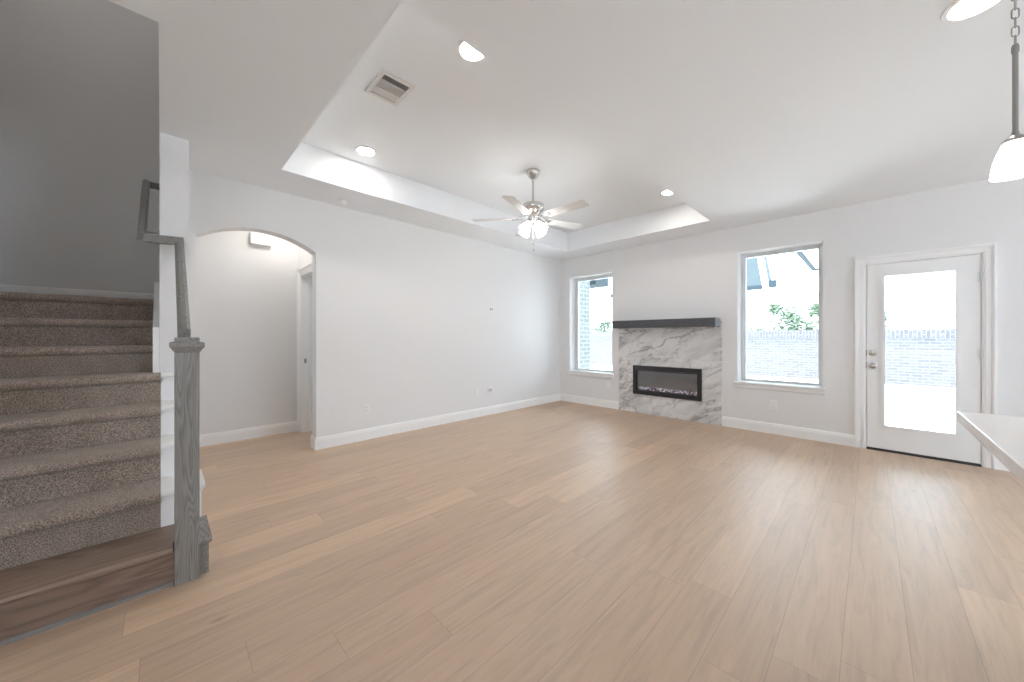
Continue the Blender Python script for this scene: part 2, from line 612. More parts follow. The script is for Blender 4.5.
# left wall with the arched opening
A0, A1, SPR, PK = 0.226, 1.212, 2.165, 2.318
cy_, half = (A0 + A1) / 2, (A1 - A0) / 2
rise = PK - SPR
R_ = (half * half + rise * rise) / (2 * rise)
arc = []
a_ = math.asin(half / R_)
for i in range(25):
    t = -a_ + 2 * a_ * i / 24
    arc.append((cy_ + R_ * math.sin(t), PK - R_ + R_ * math.cos(t)))
bm = bmesh.new()
prism(bm, [(YS1, 0), (A0, 0)] + arc + [(A1, 0), (YB, 0), (YB, 3.2), (YS1, 3.2)], 0, XL, XL - 0.15)
struct('wall_left', bm, M_WALL)

# wall beside the stairs and its upper continuation
struct('wall_stairs', boxbm(-5.5, -3.67, YS0, YS1, 0, H), M_WALL)
struct('wall_stairs_upper', boxbm(-5.5, -2.392, YS0, YS1, TZ, 5.45), M_WALL)
struct('wall_stairs_header', boxbm(-2.392, -2.27, YSL - .12, YS1, TZ, 5.45), M_WALL)
struct('wall_stairs_rear', boxbm(-5.5, -5.38, YSL, YS0, 0, 5.45), M_WALL)
struct('wall_stairs_side', boxbm(-5.5, -2.392, YSL - .12, YSL, 0, 5.45), M_WALL)
struct('ceiling_stairs', boxbm(-5.5, -2.27, YSL - .12, YS1, 5.45, 5.55), M_CEIL)
struct('wall_entry', boxbm(-2.52, -2.40, YR, YSL - .12, 0, H), M_WALL)

# main ceiling with the tray recess and the stair opening
bm = bmesh.new()
us = sorted({-7.4, -5.5, -2.392, TR[0], TR[1], XR + .15})
vs = sorted({YR - .15, YSL - .12, YS0, TR[2], TR[3], YB + .05})
grid_wall(bm, us, vs, [TR, (-5.5, -2.392, YSL - .12, YS0)], lambda u, v, t: (u, v, t), H, TZ)
struct('ceiling', bm, M_CEIL)
struct('ceiling_tray', boxbm(TR[0] - .2, TR[1] + .2, TR[2] - .2, TR[3] + .2, TZ, TZ + .12), M_CEIL)

# hall behind the arch, with its doorway
struct('wall_hall', boxbm(XH - .12, XH, YS1, 1.40, 0, H), M_WALL)
bm = bmesh.new()
grid_wall(bm, [XH, -5.215, -4.47, XL - .15], [0, 2.05, H], [(-5.215, -4.47, -1, 2.05)], lambda u, v, t: (u, t, v), 1.29, 1.41)
struct('wall_hall_right', bm, M_WALL)
struct('wall_bedroom_left', boxbm(-7.4, -7.28, 1.41, 6.45, 0, H), M_WALL)
struct('wall_bedroom_near', boxbm(-7.28, XH, 1.29, 1.41, 0, H), M_WALL)
bm = bmesh.new()
grid_wall(bm, [-7.4, -5.5, -4.5, XL - .15], [0, .3, 2.3, H], [(-5.5, -4.5, .3, 2.3)], lambda u, v, t: (u, t, v), 5.4, 5.52)
struct('wall_bedroom_far', bm, M_WALL)

# kitchen and dining side behind the camera: its own walls, with unseen windows placed for their daylight
bm = bmesh.new()
KW = [(1.95, 4.15, 0.5, 2.4)]
grid_wall(bm, [-2.52, 1.95, 4.15, XR], [-.02, .5, 2.4, 3.2], KW, lambda u, v, t: (u, t, v), YR, YR - .15)
struct('wall_rear', bm, M_WALL)
bm = bmesh.new()
RW = [(3.3, 4.9, 0.4, 2.4)]
grid_wall(bm, [YR, 3.3, 4.9, YB], [-.02, .4, 2.4, 3.2], RW, lambda u, v, t: (t, u, v), XR, XR + .15)
struct('wall_right', bm, M_WALL)
portal('window_portal', (3.05, YR - .2, 1.45), (PI / 2, 0, 0), 2.2, 1.9)
portal('window_portal', (XR + .2, 4.1, 1.4), (PI / 2, 0, PI / 2), 1.6, 2.0)
portal('window_portal', (-5.0, 5.6, 1.3), (PI / 2, 0, PI), 1.0, 2.0)


# ------------------------------------------------------------------ windows in the back wall
def rect_frame(bm, x0, x1, z0, z1, y0, y1, wd):
    box(bm, x0, x0 + wd, y0, y1, z0, z1)
    box(bm, x1 - wd, x1, y0, y1, z0, z1)
    box(bm, x0 + wd, x1 - wd, y0, y1, z0, z0 + wd)
    box(bm, x0 + wd, x1 - wd, y0, y1, z1 - wd, z1)


def back_window(n, W):
    x0, x1, z0, z1 = W
    root = thing('window_%d' % n, None, None, ((x0 + x1) / 2, YB, z0), kind='structure')
    bm = bmesh.new()
    rect_frame(bm, x0, x1, z0, z1, YB + .185, YB + .255, 0.026)
    rect_frame(bm, x0 + .026, x1 - .026, z0 + .026, z1 - .026, YB + .198, YB + .245, 0.026)
    obj('window_frame', bm, M_VINYL, root)
    obj('glass_pane', boxbm(x0 + .050, x1 - .050, YB + .218, YB + .223, z0 + .050, z1 - .050), M_GLASS, root)
    bm = bmesh.new()
    prism(bm, [(YB + .185, z0 - .002), (YB - .034, z0 - .002), (YB - .042, z0 + .006), (YB - .042, z0 + .014), (YB - .034, z0 + .022), (YB + .185, z0 + .022)], 0, x0 + .001, x1 - .001)
    box(bm, x0 - .042, x1 + .034, YB - .042, YB - .001, z0 - .002, z0 + .022, 0.004)
    obj('window_sill', bm, M_TRIM, root)
    bm = bmesh.new()
    prism(bm, [(YB, z0 - .003), (YB - .018, z0 - .003), (YB - .018, z0 - .045), (YB - .008, z0 - .062), (YB, z0 - .062)], 0, x0 - .03, x1 + .022)
    obj('window_apron', bm, M_TRIM, root)


back_window(1, W1)
back_window(2, W2)


# ------------------------------------------------------------------ trim helpers
def casing(bm, x0, x1, z1, y, out, wd=0.085, flip=1):
    """stepped door casing on a wall facing -y: outer thick band, flat, inner bead"""
    for a, b, t in ((0.0, 0.012, 0.009), (0.012, 0.020, 0.015), (0.020, 0.048, 0.012), (0.048, 0.058, 0.019), (0.058, wd, 0.027)):
        t *= out
        box(bm, x0 - b, x0 - a, y - t, y, 0, z1 + a)
        box(bm, x1 + a, x1 + b, y - t, y, 0, z1 + a)
        box(bm, x0 - b, x1 + b, y - t, y, z1 + a, z1 + b)


def base_prof(s=1):
    return [(0, 0), (.016 * s, 0), (.016 * s, .098), (.013 * s, .106), (.012 * s, .118), (.006 * s, .130), (0, .135)]


def baseboard(name, axis, face, sgn, a0, a1, z=0.0):
    bm = bmesh.new()
    pts = [(face + d * sgn, zz + z) for d, zz in base_prof()]
    prism(bm, pts, axis, a0, a1)
    return struct(name, bm, M_TRIM)


# along y (left wall): profile lies in x-z
baseboard('baseboard_left', 1, XL, 1, A1 + .001, YB - .016)
baseboard('baseboard_left_short', 1, XL, 1, YS1, A0)
bm = bmesh.new()   # return of the baseboard round the arch jamb
prism(bm, [(A1 - d, z) for d, z in base_prof()], 0, XL + .016, XL - .166)
struct('baseboard_arch', bm, M_TRIM)


def baseboard_x(name, y, x0, x1, z=0.0):
    bm = bmesh.new()
    prism(bm, [(y - d, zz + z) for d, zz in base_prof()], 0, x0, x1)
    return struct(name, bm, M_TRIM)


baseboard_x('baseboard_back_left', YB, XL, -3.031)
baseboard_x('baseboard_back_middle', YB, -1.461, D1[0] - .078)
baseboard_x('baseboard_back_right', YB, D1[1] + .078, XR)
baseboard('baseboard_hall', 1, XH, 1, YS1, 1.29)
baseboard('baseboard_landing', 1, -5.38, 1, YSL, YS0 - .002, 1.568)
baseboard('baseboard_right', 1, XR, -1, YR, YB - .016)
baseboard('baseboard_bedroom', 1, -7.28, 1, 1.41, 5.4)

# hall doorway trim
bm = bmesh.new()
casing(bm, -5.215, -4.47, 2.05, 1.29, 1.0, 0.075)
o_ = struct('trim_1', bm, M_TRIM)
bm = bmesh.new()
box(bm, -5.2149, -5.197, 1.286, 1.414, 0, 2.05)
box(bm, -4.488, -4.4701, 1.286, 1.414, 0, 2.05)
box(bm, -5.2149, -4.4701, 1.286, 1.414, 2.032, 2.0499)
box(bm, -5.197, -5.187, 1.36, 1.39, 0, 2.03)
jamb = struct('trim_2', bm, M_TRIM)
bm = boxbm(-5.1969, -5.1955, 1.325, 1.352, .90, .96)
obj('strike_plate', bm, M_CHAIN, jamb)

# ------------------------------------------------------------------ patio door
door = thing('door_1', None, None, (0.355, YB, 0), kind='structure')
bm = bmesh.new()
casing(bm, D1[0], D1[1], D1[3], YB, 1.0, 0.078)
obj('door_casing', bm, M_TRIM, door)
bm = bmesh.new()
box(bm, D1[0], D1[0] + .014, YB, YB + .26, 0, D1[3])
box(bm, D1[1] - .010, D1[1], YB, YB + .26, 0, D1[3])
box(bm, D1[0], D1[1], YB, YB + .26, D1[3] - .010, D1[3])
box(bm, D1[0], D1[0] + .035, YB + .048, YB + .09, 0, D1[3])
box(bm, D1[1] - .035, D1[1], YB + .048, YB + .09, 0, D1[3])
box(bm, D1[0], D1[1], YB + .048, YB + .09, D1[3] - .035, D1[3])
obj('door_jamb', bm, M_TRIM, door)
dx0, dx1, dz0, dz1 = -0.029, 0.743, 0.024, 2.036
gx0, gx1, gz0, gz1 = 0.103, 0.598, 0.275, 1.905
dy0, dy1 = YB + .002, YB + .046
bm = bmesh.new()
grid_wall(bm, [dx0, gx0, gx1, dx1], [dz0, gz0, gz1, dz1], [(gx0, gx1, gz0, gz1)], lambda u, v, t: (u, t, v), dy0, dy1)
slab = obj('door_leaf', bm, M_DOOR, door)
bm = bmesh.new()
rect_frame(bm, gx0 - .026, gx1 + .026, gz0 - .026, gz1 + .026, dy0 - .008, dy0, .012)
rect_frame(bm, gx0 - .016, gx1 + .016, gz0 - .016, gz1 + .016, dy0 - .013, dy0, .024)
obj('glazing_bead', bm, M_DOOR, door)
obj('glass_pane', boxbm(gx0, gx1, dy0 + .018, dy0 + .026, gz0, gz1), M_GLASS, door)
obj('door_sweep', boxbm(dx0, dx1, dy0 + .004, dy1, .011, .0245), M_THRESH, door)
bm = bmesh.new()
prism(bm, [(YB - .012, 0.0005), (YB - .006, .009), (YB + .26, .011), (YB + .26, 0.0005)], 0, D1[0] + .014, D1[1] - .010)
obj('threshold', bm, M_THRESH, door)
RX = Matrix.Rotation(PI / 2, 4, 'X')    # local z -> -y


def at(x, y, z, R=None):
    return Matrix.Translation((x, y, z)) @ (R if R is not None else Matrix())


kx = 0.016
bm = bmesh.new()
lathe(bm, [(0, .012), (.012, .012), (.013, .016), (.022, .014), (.031, .010), (.033, .004), (.033, 0)], 32, at(kx, dy0, 1.065, RX))
box(bm, kx - .004, kx + .004, dy0 - .030, dy0 - .012, 1.052, 1.078, .0015)
obj('deadbolt', bm, M_NICKEL, door, True)
bm = bmesh.new()
lathe(bm, [(.033, 0), (.033, .005), (.028, .009), (.013, .012), (.011, .028), (.017, .034), (.026, .042), (.029, .052), (.026, .062), (.016, .068), (0, .069)], 32, at(kx, dy0, .925, RX))
obj('door_knob', bm, M_NICKEL, door, True)
bm = bmesh.new()
box(bm, dx0 - .006, dx0 + .001, dy0 - .004, dy0 + .02, 1.03, 1.10)
box(bm, dx0 - .006, dx0 + .001, dy0 - .004, dy0 + .02, .895, .96)
obj('strike_plate', bm, M_CHAIN, door)
for hz in (1.815, 1.078, 0.33):
    bm = bmesh.new()
    lathe(bm, [(0, -.052), (.006, -.05), (.006, .05), (0, .052)], 16, at(dx1 + .003, dy0 - .008, hz))
    box(bm, dx1 - .022, dx1 + .003, dy0 - .003, dy0 + .001, hz - .05, hz + .05)
    obj('door_hinge', bm, M_VINYL, door)

# ------------------------------------------------------------------ fireplace
fp = thing('fireplace_surround', 'white and grey veined marble tile surround on the back wall below the dark mantel', 'fireplace surround', (-2.246, YB, 0))
FX0, FX1, FZ0, FZ1 = -2.764, -1.717, .308, .778
bm = bmesh.new()
grid_wall(bm, [-3.03, FX0 + .02, FX1 - .02, -1.462], [0, FZ0 + .02, FZ1 - .02, 1.46], [(FX0 + .02, FX1 - .02, FZ0 + .02, FZ1 - .02)], lambda u, v, t: (u, t, v), YB - .012, YB)
obj('marble_tile', bm, M_MARBLE, fp)

ins = thing('electric_fireplace', 'black framed linear electric fireplace insert with a crystal ember bed in the marble', 'fireplace', (-2.24, YB - .012, FZ0))
FY = YB - .012
bm = bmesh.new()
rect_frame(bm, FX0, FX1, FZ0, FZ1, FY - .022, FY, .052)
rect_frame(bm, FX0 + .052, FX1 - .052, FZ0 + .052, FZ1 - .052, FY - .008, FY + .02, .012)
obj('frame', bm, M_BLACK, ins)
bm = bmesh.new()
ix0, ix1, iz0, iz1 = FX0 + .052, FX1 - .052, FZ0 + .052, FZ1 - .052
for a in ((ix0, ix1, FY + .13, FY + .14, iz0, iz1), (ix0 - .008, ix0, FY + .0, FY + .14, iz0, iz1), (ix1, ix1 + .008, FY, FY + .14, iz0, iz1),
          (ix0, ix1, FY, FY + .14, iz0 - .008, iz0), (ix0, ix1, FY, FY + .14, iz1, iz1 + .008)):
    box(bm, *a)
obj('firebox', bm, simple('firebox_grey', (0.60, 0.565, 0.52), 0.5), ins)
obj('black_valance', boxbm(ix0, ix1, FY + .006, FY + .012, iz1 - .038, iz1), M_BLACK, ins)


def fire_glass():
    m, nt, b = mat('fireplace_glass')
    nt.nodes.remove(b)
    out = nt.nodes['Material Output']
    tr = N(nt, 'ShaderNodeBsdfTransparent')
    tr.inputs[0].default_value = (.86, .88, .90, 1)
    gl = N(nt, 'ShaderNodeBsdfGlossy')
    gl.inputs['Roughness'].default_value = 0.06
    fr = N(nt, 'ShaderNodeFresnel')
    fr.inputs['IOR'].default_value = 1.75
    mx = N(nt, 'ShaderNodeMixShader')
    nt.links.new(fr.outputs[0], mx.inputs[0])
    nt.links.new(tr.outputs[0], mx.inputs[1])
    nt.links.new(gl.outputs[0], mx.inputs[2])
    nt.links.new(mx.outputs[0], out.inputs[0])
    return m


obj('glass_front', boxbm(ix0 + .012, ix1 - .012, FY + .002, FY + .005, iz0 + .012, iz1 - .012), fire_glass(), ins)
M_CRYS = [simple('crystal_clear', (.85, .82, .9), .15, emit=.1, ecol=(.9, .8, .95)), simple('crystal_plum', (.20, .10, .17), .2), simple('crystal_white', (.9, .9, .92), .2, emit=.3, ecol=(1, .9, .95))]
for mi, (mm, cnt) in enumerate(zip(M_CRYS, (90, 110, 45))):
    bm = bmesh.new()
    for k in range(cnt):
        r = random.uniform(.007, .016)
        cx = random.uniform(ix0 + .02, ix1 - .02)
        cyy = random.uniform(FY + .02, FY + .115)
        cz = iz0 + r * .6 + .016 + (.022 * (cyy - FY) / .1) + random.uniform(0, .008)
        res = bmesh.ops.create_icosphere(bm, subdivisions=1, radius=r, matrix=Matrix.Translation((cx, cyy, cz)) @ Matrix.Rotation(random.random() * 6, 4, 'X'))
        for v in res['verts']:
            v.co += Vector((random.uniform(-1, 1), random.uniform(-1, 1), random.uniform(-1, 1))) * r * .25
    o = obj('ember_crystals', bm, mm, ins)
    o['kind'] = 'stuff'
obj('ember_tray', boxbm(ix0, ix1, FY + .012, FY + .13, iz0, iz0 + .02), M_BLACK, ins)

MX0, MX1, MY, MZ0, MZ1 = -3.022, -1.48, 5.335, 1.388, 1.508
mantel = thing('mantel_shelf', 'long charcoal grey wooden beam mantel on the wall above the marble', 'mantel', (-2.25, YB, MZ0))
obj('beam', boxbm(MX0, MX1, MY, YB - .0125, MZ0, MZ1, bev=.004), M_MANTEL, mantel)
obj('end_cap', boxbm(MX1, MX1 + .0025, MY + .03, YB - .05, MZ0 + .012, MZ1 - .012), simple('cap_grey', (.2, .23, .26), .25), mantel)

# ------------------------------------------------------------------ stairs
RS, TD = 0.196, 0.275
def XRn(n):
    return -2.46 - TD * (n - 1)


stairs = thing('staircase', 'carpeted staircase with a stained wood bottom step and white painted tread ends', 'staircase', (-3.9, -0.5, 0))
# bottom wooden step
bm = bmesh.new()
box(bm, XRn(2) + .0, XRn(1) - .002, YSL, .168, 0, RS - .032)
obj('wood_riser', bm, M_STEPW, stairs)
bm = bmesh.new()
prism(bm, [(XRn(2), RS - .031), (XRn(1) + .022, RS - .031), (XRn(1) + .031, RS - .024), (XRn(1) + .033, RS - .013), (XRn(1) + .028, RS - .004), (XRn(1) + .016, RS + .001), (XRn(2), RS + .001)], 1, YSL, .040)
obj('wood_tread', bm, M_STEPW, stairs)
bm = bmesh.new()
prism(bm, [(XRn(2), 0.0), (XRn(1), 0.0), (XRn(1), RS - .031), (XRn(2), RS - .031)], 1, .1685, .178)
prism(bm, [(XRn(2), RS - .03), (XRn(1) + .022, RS - .03), (XRn(1) + .031, RS - .024), (XRn(1) + .033, RS - .013), (XRn(1) + .028, RS - .004), (XRn(1) + .016, RS + .001), (XRn(2), RS + .001)], 1, .1402, .188)
prism(bm, [(XRn(1) - .001, .0), (XRn(1) + .004, .0), (XRn(1) + .004, RS - .031), (XRn(1) - .001, RS - .031)], 1, .1402, .178)
obj('step_end', bm, M_RAIL, stairs)
bm = bmesh.new()
prism(bm, [(XRn(1) - .001, 0), (XRn(1) + .014, 0), (XRn(1) + .012, .014), (XRn(1) - .001, .018)], 1, YSL, .042)
obj('shoe_moulding', bm, M_SHOE, stairs)
bm = bmesh.new()
box(bm, XRn(2), XRn(1) - .031, .0402, .140, RS - .031, RS + .001)
obj('wood_tread_infill', bm, M_STEPW, stairs)


def step_profile(n, xback):
    x, z0, z1 = XRn(n), RS * (n - 1), RS * n
    pts = [(x, z0), (x, z1 - .060)]
    for k in range(9):
        t = -PI / 2 + PI * k / 8
        pts.append((x + .008 + .026 * math.cos(t), z1 - .028 + .028 * math.sin(t)))
    return pts + [(xback, z1), (xback, z0)]


for n in range(2, 9):
    bm = bmesh.new()
    y1 = -.004 if n < 6 else -.046
    xb = XRn(n + 1) if n < 8 else -5.379
    prism(bm, step_profile(n, xb), 1, YSL + .002, y1)
    obj('carpeted_step' if n < 8 else 'landing', bm, M_CARPET, stairs, True)
    if n < 6:
        bm = bmesh.new()
        xe = max(XRn(n + 1), -3.669)
        box(bm, xe, XRn(n) + .002, -.003, .166, 0, RS * n - .026)
        prism(bm, [(xe, RS * n - .025), (XRn(n) + .026, RS * n - .025), (XRn(n) + .033, RS * n - .018), (XRn(n) + .033, RS * n - .004), (XRn(n) + .028, RS * n + .003), (xe, RS * n + .003)], 1, -.003, .181)
        box(bm, xe, XRn(n) + .014, -.003, .173, RS * n - .040, RS * n - .026)
        obj('painted_tread_end', bm, M_TRIM, stairs)
bm = bmesh.new()   # skirt board on the wall above the last steps
prism(bm, [(-3.67, RS * 5 + .0), (-3.67, RS * 5 + .33), (XRn(8) - .02, RS * 8 + .155), (-5.3785, RS * 8 + .135), (-5.3785, RS * 7), (XRn(8), RS * 6)], 1, YS0 - .001, -.045)
obj('skirt_board', bm, M_TRIM, stairs)

rail = thing('stair_railing', 'grey stained oak newel post with the handrail climbing beside the stairs', 'railing', (-2.475, .092, 0))
nx0, nx1, ny0, ny1 = -2.522, -2.429, .047, .140
obj('newel_post', boxbm(nx0, nx1, ny0, ny1, 0, 1.172, bev=.002), M_NEWEL, rail)
bm = bmesh.new()
ncx, ncy = (nx0 + nx1) / 2, (ny0 + ny1) / 2
lv = [(.0465, 1.160), (.050, 1.166), (.063, 1.186), (.066, 1.190), (.066, 1.209), (.060, 1.214), (.0465, 1.216), (.0465, 1.234), (.042, 1.238)]
rg = []
for hw, z in lv:
    rg.append([bm.verts.new((ncx + sx * hw, ncy + sy * hw, z)) for sx, sy in ((-1, -1), (1, -1), (1, 1), (-1, 1))])
for a, b in zip(rg, rg[1:]):
    for i in range(4):
        bm.faces.new((a[i], a[(i + 1) % 4], b[(i + 1) % 4], b[i]))
bm.faces.new(rg[0]); bm.faces.new(rg[-1])
obj('newel_cap', bm, M_RAIL, rail)
bm = bmesh.new()
sweep(bm, [(-2.478, .083, 1.262), (-3.60, .094, 1.925)], .050, .056)
obj('handrail', bm, M_NEWEL, rail)
bm = bmesh.new()
sweep(bm, [(-3.592, .118, 1.950), (-3.60, .05, 1.948), (-3.605, -.035, 1.944), (-3.618, -.075, 1.944), (-3.65, -.098, 1.958), (-3.70, -.100, 1.985), (-4.70, -.100, 2.665)], .048, .058)
obj('handrail', bm, M_RAIL, rail)
bm = bmesh.new()
sweep(bm, [(-4.67, -.100, 2.645), (-4.67, -.0105, 2.645)], .045, .052)
obj('rail_return', bm, M_RAIL, rail)
bm = bmesh.new()
for bx, bz in ((-3.95, 2.115),):
    lathe(bm, [(0, .008), (.028, .006), (.03, 0)], 20, at(bx, YS0, bz - .06, RX))
    box(bm, bx - .006, bx + .006, -.10, YS0, bz - .066, bz - .054)
    box(bm, bx - .006, bx + .006, -.106, -.094, bz - .066, bz + .012)
obj('rail_bracket', bm, M_CHAIN, rail)


# ------------------------------------------------------------------ plates on the walls
def plate(loc, wall, w_, h_, kind, name, label, cat, group=None):
    """wall 'L' faces +x, 'B' faces -y"""
    root = thing(name, label, cat, loc, group)
    R = Matrix.Rotation(PI / 2, 4, 'Z') if wall == 'L' else Matrix()
    T = Matrix.Translation(loc) @ R
    def put(bm):
        bmesh.ops.transform(bm, matrix=T, verts=bm.verts)
        return bm
    obj('cover_plate', put(boxbm(-w_ / 2, w_ / 2, -.006, -.0003, -h_ / 2, h_ / 2, bev=.002)), M_PLATE, root)
    if kind == 'duplex':
        for s in (-1, 1):
            bm = bmesh.new()
            lathe(bm, [(0, .0085), (.0155, .0085), (.017, .006)], 24, at(0, 0, s * .0195, RX))
            obj('socket', put(bm), M_PLATE, root)
            bm = bmesh.new()
            for dx in (-.006, .006):
                box(bm, dx - .0012, dx + .0012, -.0092, -.0084, s * .0195 - .003, s * .0195 + .006)
            obj('slots', put(bm), M_DARK, root)
    elif kind == 'recess':
        bm = bmesh.new()
        rect_frame(bm, -w_ * .38, w_ * .38, -h_ * .36, h_ * .36, -.009, -.006, .006)
        obj('inner_frame', put(bm), M_PLATE, root)
        for s in (-1, 1):
            obj('port', put(boxbm(s * .02 - .014, s * .02 + .014, -.0085, -.0061, -.022, .022)), M_SLOT, root)
    else:
        for s in (-1, 1):
            bm = bmesh.new()
            lathe(bm, [(0, .0085), (.003, .0085), (.0035, .006)], 12, at(0, 0, s * h_ * .36, RX))
            obj('screw', put(bm), M_SLOT, root)
    return root


plate((XL, 1.771, .372), 'L', .075, .118, 'duplex', 'wall_outlet', 'white duplex outlet low on the left wall, nearest the arched opening', 'outlet')
plate((XL, 3.768, 1.690), 'L', .105, .090, 'recess', 'media_plate', 'white double plate high on the left wall at television height', 'wall plate')
plate((XL, 3.746, .392), 'L', .105, .100, 'recess', 'media_plate', 'white double plate low on the left wall, nearest the back corner', 'wall plate')
plate((XL, 3.479, .395), 'L', .075, .118, 'blank', 'blank_plate', 'plain white blank plate low on the left wall beside the double plate', 'wall plate')
plate((-.880, YB, .372), 'B', .078, .120, 'duplex', 'wall_outlet', 'white duplex outlet on the back wall under the larger right window', 'outlet')
plate((-3.243, YB, .400), 'B', .075, .118, 'duplex', 'wall_outlet', 'white duplex outlet on the back wall between left window and marble', 'outlet')

# doorbell chime box in the hall
ch = thing('door_chime', 'white box door chime high on the hall wall seen through the arch', 'door chime', (XH, .872, 2.38))
obj('cover', boxbm(XH + .001, XH + .055, .769, .980, 2.378, 2.525, bev=.006), M_PLATE, ch)
obj('back_plate', boxbm(XH, XH + .010, .775, .974, 2.384, 2.519), M_VINYL, ch)

# ------------------------------------------------------------------ ceiling fittings
def downlight(x, y, z, r, label):
    root = thing('recessed_light', label, 'ceiling light', (x, y, z), 'round recessed ceiling lights')
    T = at(x, y, z)
    bm = bmesh.new()
    lathe(bm, [(r * .74, -.002), (r * .80, -.008), (r * .97, -.006), (r, -.001), (r, .0)], 40, T)
    lathe(bm, [(r * .74, -.002), (r * .74, .0)], 40, T)
    obj('trim_ring', bm, M_PLATE, root, True)
    bm = bmesh.new()
    lathe(bm, [(0, -.006), (r * .6, -.005), (r * .74, -.003)], 40, T)
    obj('lens', bm, M_LAMP, root, True)


downlight(-3.45, 1.415, TZ, .10, 'recessed light in the tray ceiling near the arched opening')
downlight(-1.765, 1.395, TZ, .10, 'recessed light in the tray ceiling cut by its edge, right of the vent')
downlight(-1.770, 4.50, TZ, .10, 'recessed light at the far right corner of the tray ceiling')
downlight(.335, 2.60, H, .105, 'large looking recessed light in the low ceiling beside the pendant')

hl = thing('hall_light', 'flush round ceiling light in the hall behind the arch', 'ceiling light', (-4.92, .98, H))
bm = bmesh.new()
lathe(bm, [(0, -.05), (.08, -.045), (.12, -.02), (.125, 0)], 32, at(-4.92, .98, H))
obj('lens', bm, simple('hall_lens', (1, 1, 1), .4, emit=9, ecol=(1, .95, .88)), hl, True)

sl = thing('added_stair_light', 'unseen round ceiling light added high over the stairs to brighten the well', 'ceiling light', (-4.2, -.55, 5.45))  # unseen lamp, added to brighten the top of the stairwell
bm = bmesh.new()
lathe(bm, [(0, -.06), (.10, -.05), (.15, -.02), (.155, 0)], 32, at(-4.2, -.55, 5.449))
obj('lens', bm, simple('added_stair_lens', (1, 1, 1), .4, emit=5, ecol=(1, .95, .9)), sl, True)

# smoke detector
sd = thing('smoke_detector', 'small round white smoke detector on the low ceiling above the left wall', 'smoke detector', (-4.10, 1.42, H))
bm = bmesh.new()
lathe(bm, [(.050, 0), (.050, -.010), (.045, -.014)], 32, at(-4.10, 1.42, H))
obj('base', bm, M_PLATE, sd, True)
bm = bmesh.new()
lathe(bm, [(0, -.042), (.02, -.041), (.036, -.034), (.043, -.022), (.044, -.012)], 32, at(-4.10, 1.42, H))
obj('cover', bm, M_PLATE, sd, True)

# air vent
vx0, vx1, vy0, vy1 = -2.605, -2.312, 1.060, 1.304
vent = thing('ceiling_vent', 'white square air vent with three banks of slats in the tray ceiling', 'vent', ((vx0 + vx1) / 2, (vy0 + vy1) / 2, TZ))
bm = bmesh.new()
fw_ = .028
zt = TZ - .010
for a in ((vx0, vx0 + fw_, vy0, vy1), (vx1 - fw_, vx1, vy0, vy1), (vx0 + fw_, vx1 - fw_, vy0, vy0 + fw_), (vx0 + fw_, vx1 - fw_, vy1 - fw_, vy1)):
    box(bm, a[0], a[1], a[2], a[3], zt, TZ - .0005)
b1x, b2x = vx1 - fw_ - .066, vx1 - fw_ - .155
for bx in (b1x, b2x):
    box(bm, bx - .003, bx + .003, vy0 + fw_, vy1 - fw_, zt + .001, TZ - .001)
obj('frame', bm, M_VENT, vent)
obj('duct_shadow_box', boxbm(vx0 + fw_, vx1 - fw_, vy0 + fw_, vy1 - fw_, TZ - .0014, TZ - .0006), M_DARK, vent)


def slat(x0, x1, y0, y1, ang, axis):
    bm = bmesh.new()
    L = (y1 - y0) if axis == 'Y' else (x1 - x0)
    v = box(bm, -.0045, .0045, -L / 2, L / 2, -.0004, .0004)
    R = Matrix.Rotation(ang, 4, 'Y')
    if axis == 'X':
        R = Matrix.Rotation(PI / 2, 4, 'Z') @ R
    bmesh.ops.transform(bm, matrix=Matrix.Translation(((x0 + x1) / 2, (y0 + y1) / 2, TZ - .0055)) @ R, verts=v)
    obj('slat', bm, M_VENT, vent)


x = vx1 - fw_ - .006
while x > b1x + .006:
    slat(x - .001, x + .001, vy0 + fw_, vy1 - fw_, math.radians(48), 'Y')
    x -= .0120
x = b2x - .008
while x > vx0 + fw_ + .004:
    slat(x - .001, x + .001, vy0 + fw_, vy1 - fw_, math.radians(-30), 'Y')
    x -= .0080
y = vy0 + fw_ + .007
while y < vy1 - fw_ - .003:
    slat(b2x + .004, b1x - .004, y - .001, y + .001, math.radians(40), 'X')
    y += .0115

# ------------------------------------------------------------------ ceiling fan
FC = Vector((-2.586, 2.879, 0))
fan = thing('ceiling_fan', 'five blade brushed nickel ceiling fan with lit glass shades hanging from the tray', 'ceiling fan', (FC.x, FC.y, TZ))
T = Matrix.Translation(FC)
bm = bmesh.new()
lathe(bm, [(.072, TZ - .001), (.072, TZ - .016), (.066, TZ - .034), (.052, TZ - .062), (.036, TZ - .082), (.026, TZ - .090), (0, TZ - .090)], 40, T)
obj('canopy', bm, M_NICKEL, fan, True)
bm = bmesh.new()
lathe(bm, [(.0, TZ - .1), (.012, TZ - .1), (.012, 2.70), (.0, 2.70)], 20, T)
obj('downrod', bm, M_NICKEL, fan, True)
bm = bmesh.new()
lathe(bm, [(0, 2.715), (.022, 2.715), (.030, 2.70), (.070, 2.694), (.112, 2.680), (.120, 2.665), (.120, 2.635), (.112, 2.622), (.085, 2.595), (.062, 2.570), (.056, 2.545), (.0, 2.545)], 48, T)
obj('motor_housing', bm, M_NICKEL, fan, True)
bm = bmesh.new()
lathe(bm, [(0, 2.548), (.052, 2.548), (.060, 2.538), (.060, 2.500), (.050, 2.486), (.034, 2.470), (.018, 2.455), (0, 2.452)], 40, T)
obj('switch_housing', bm, M_NICKEL, fan, True)
BZ = 2.535
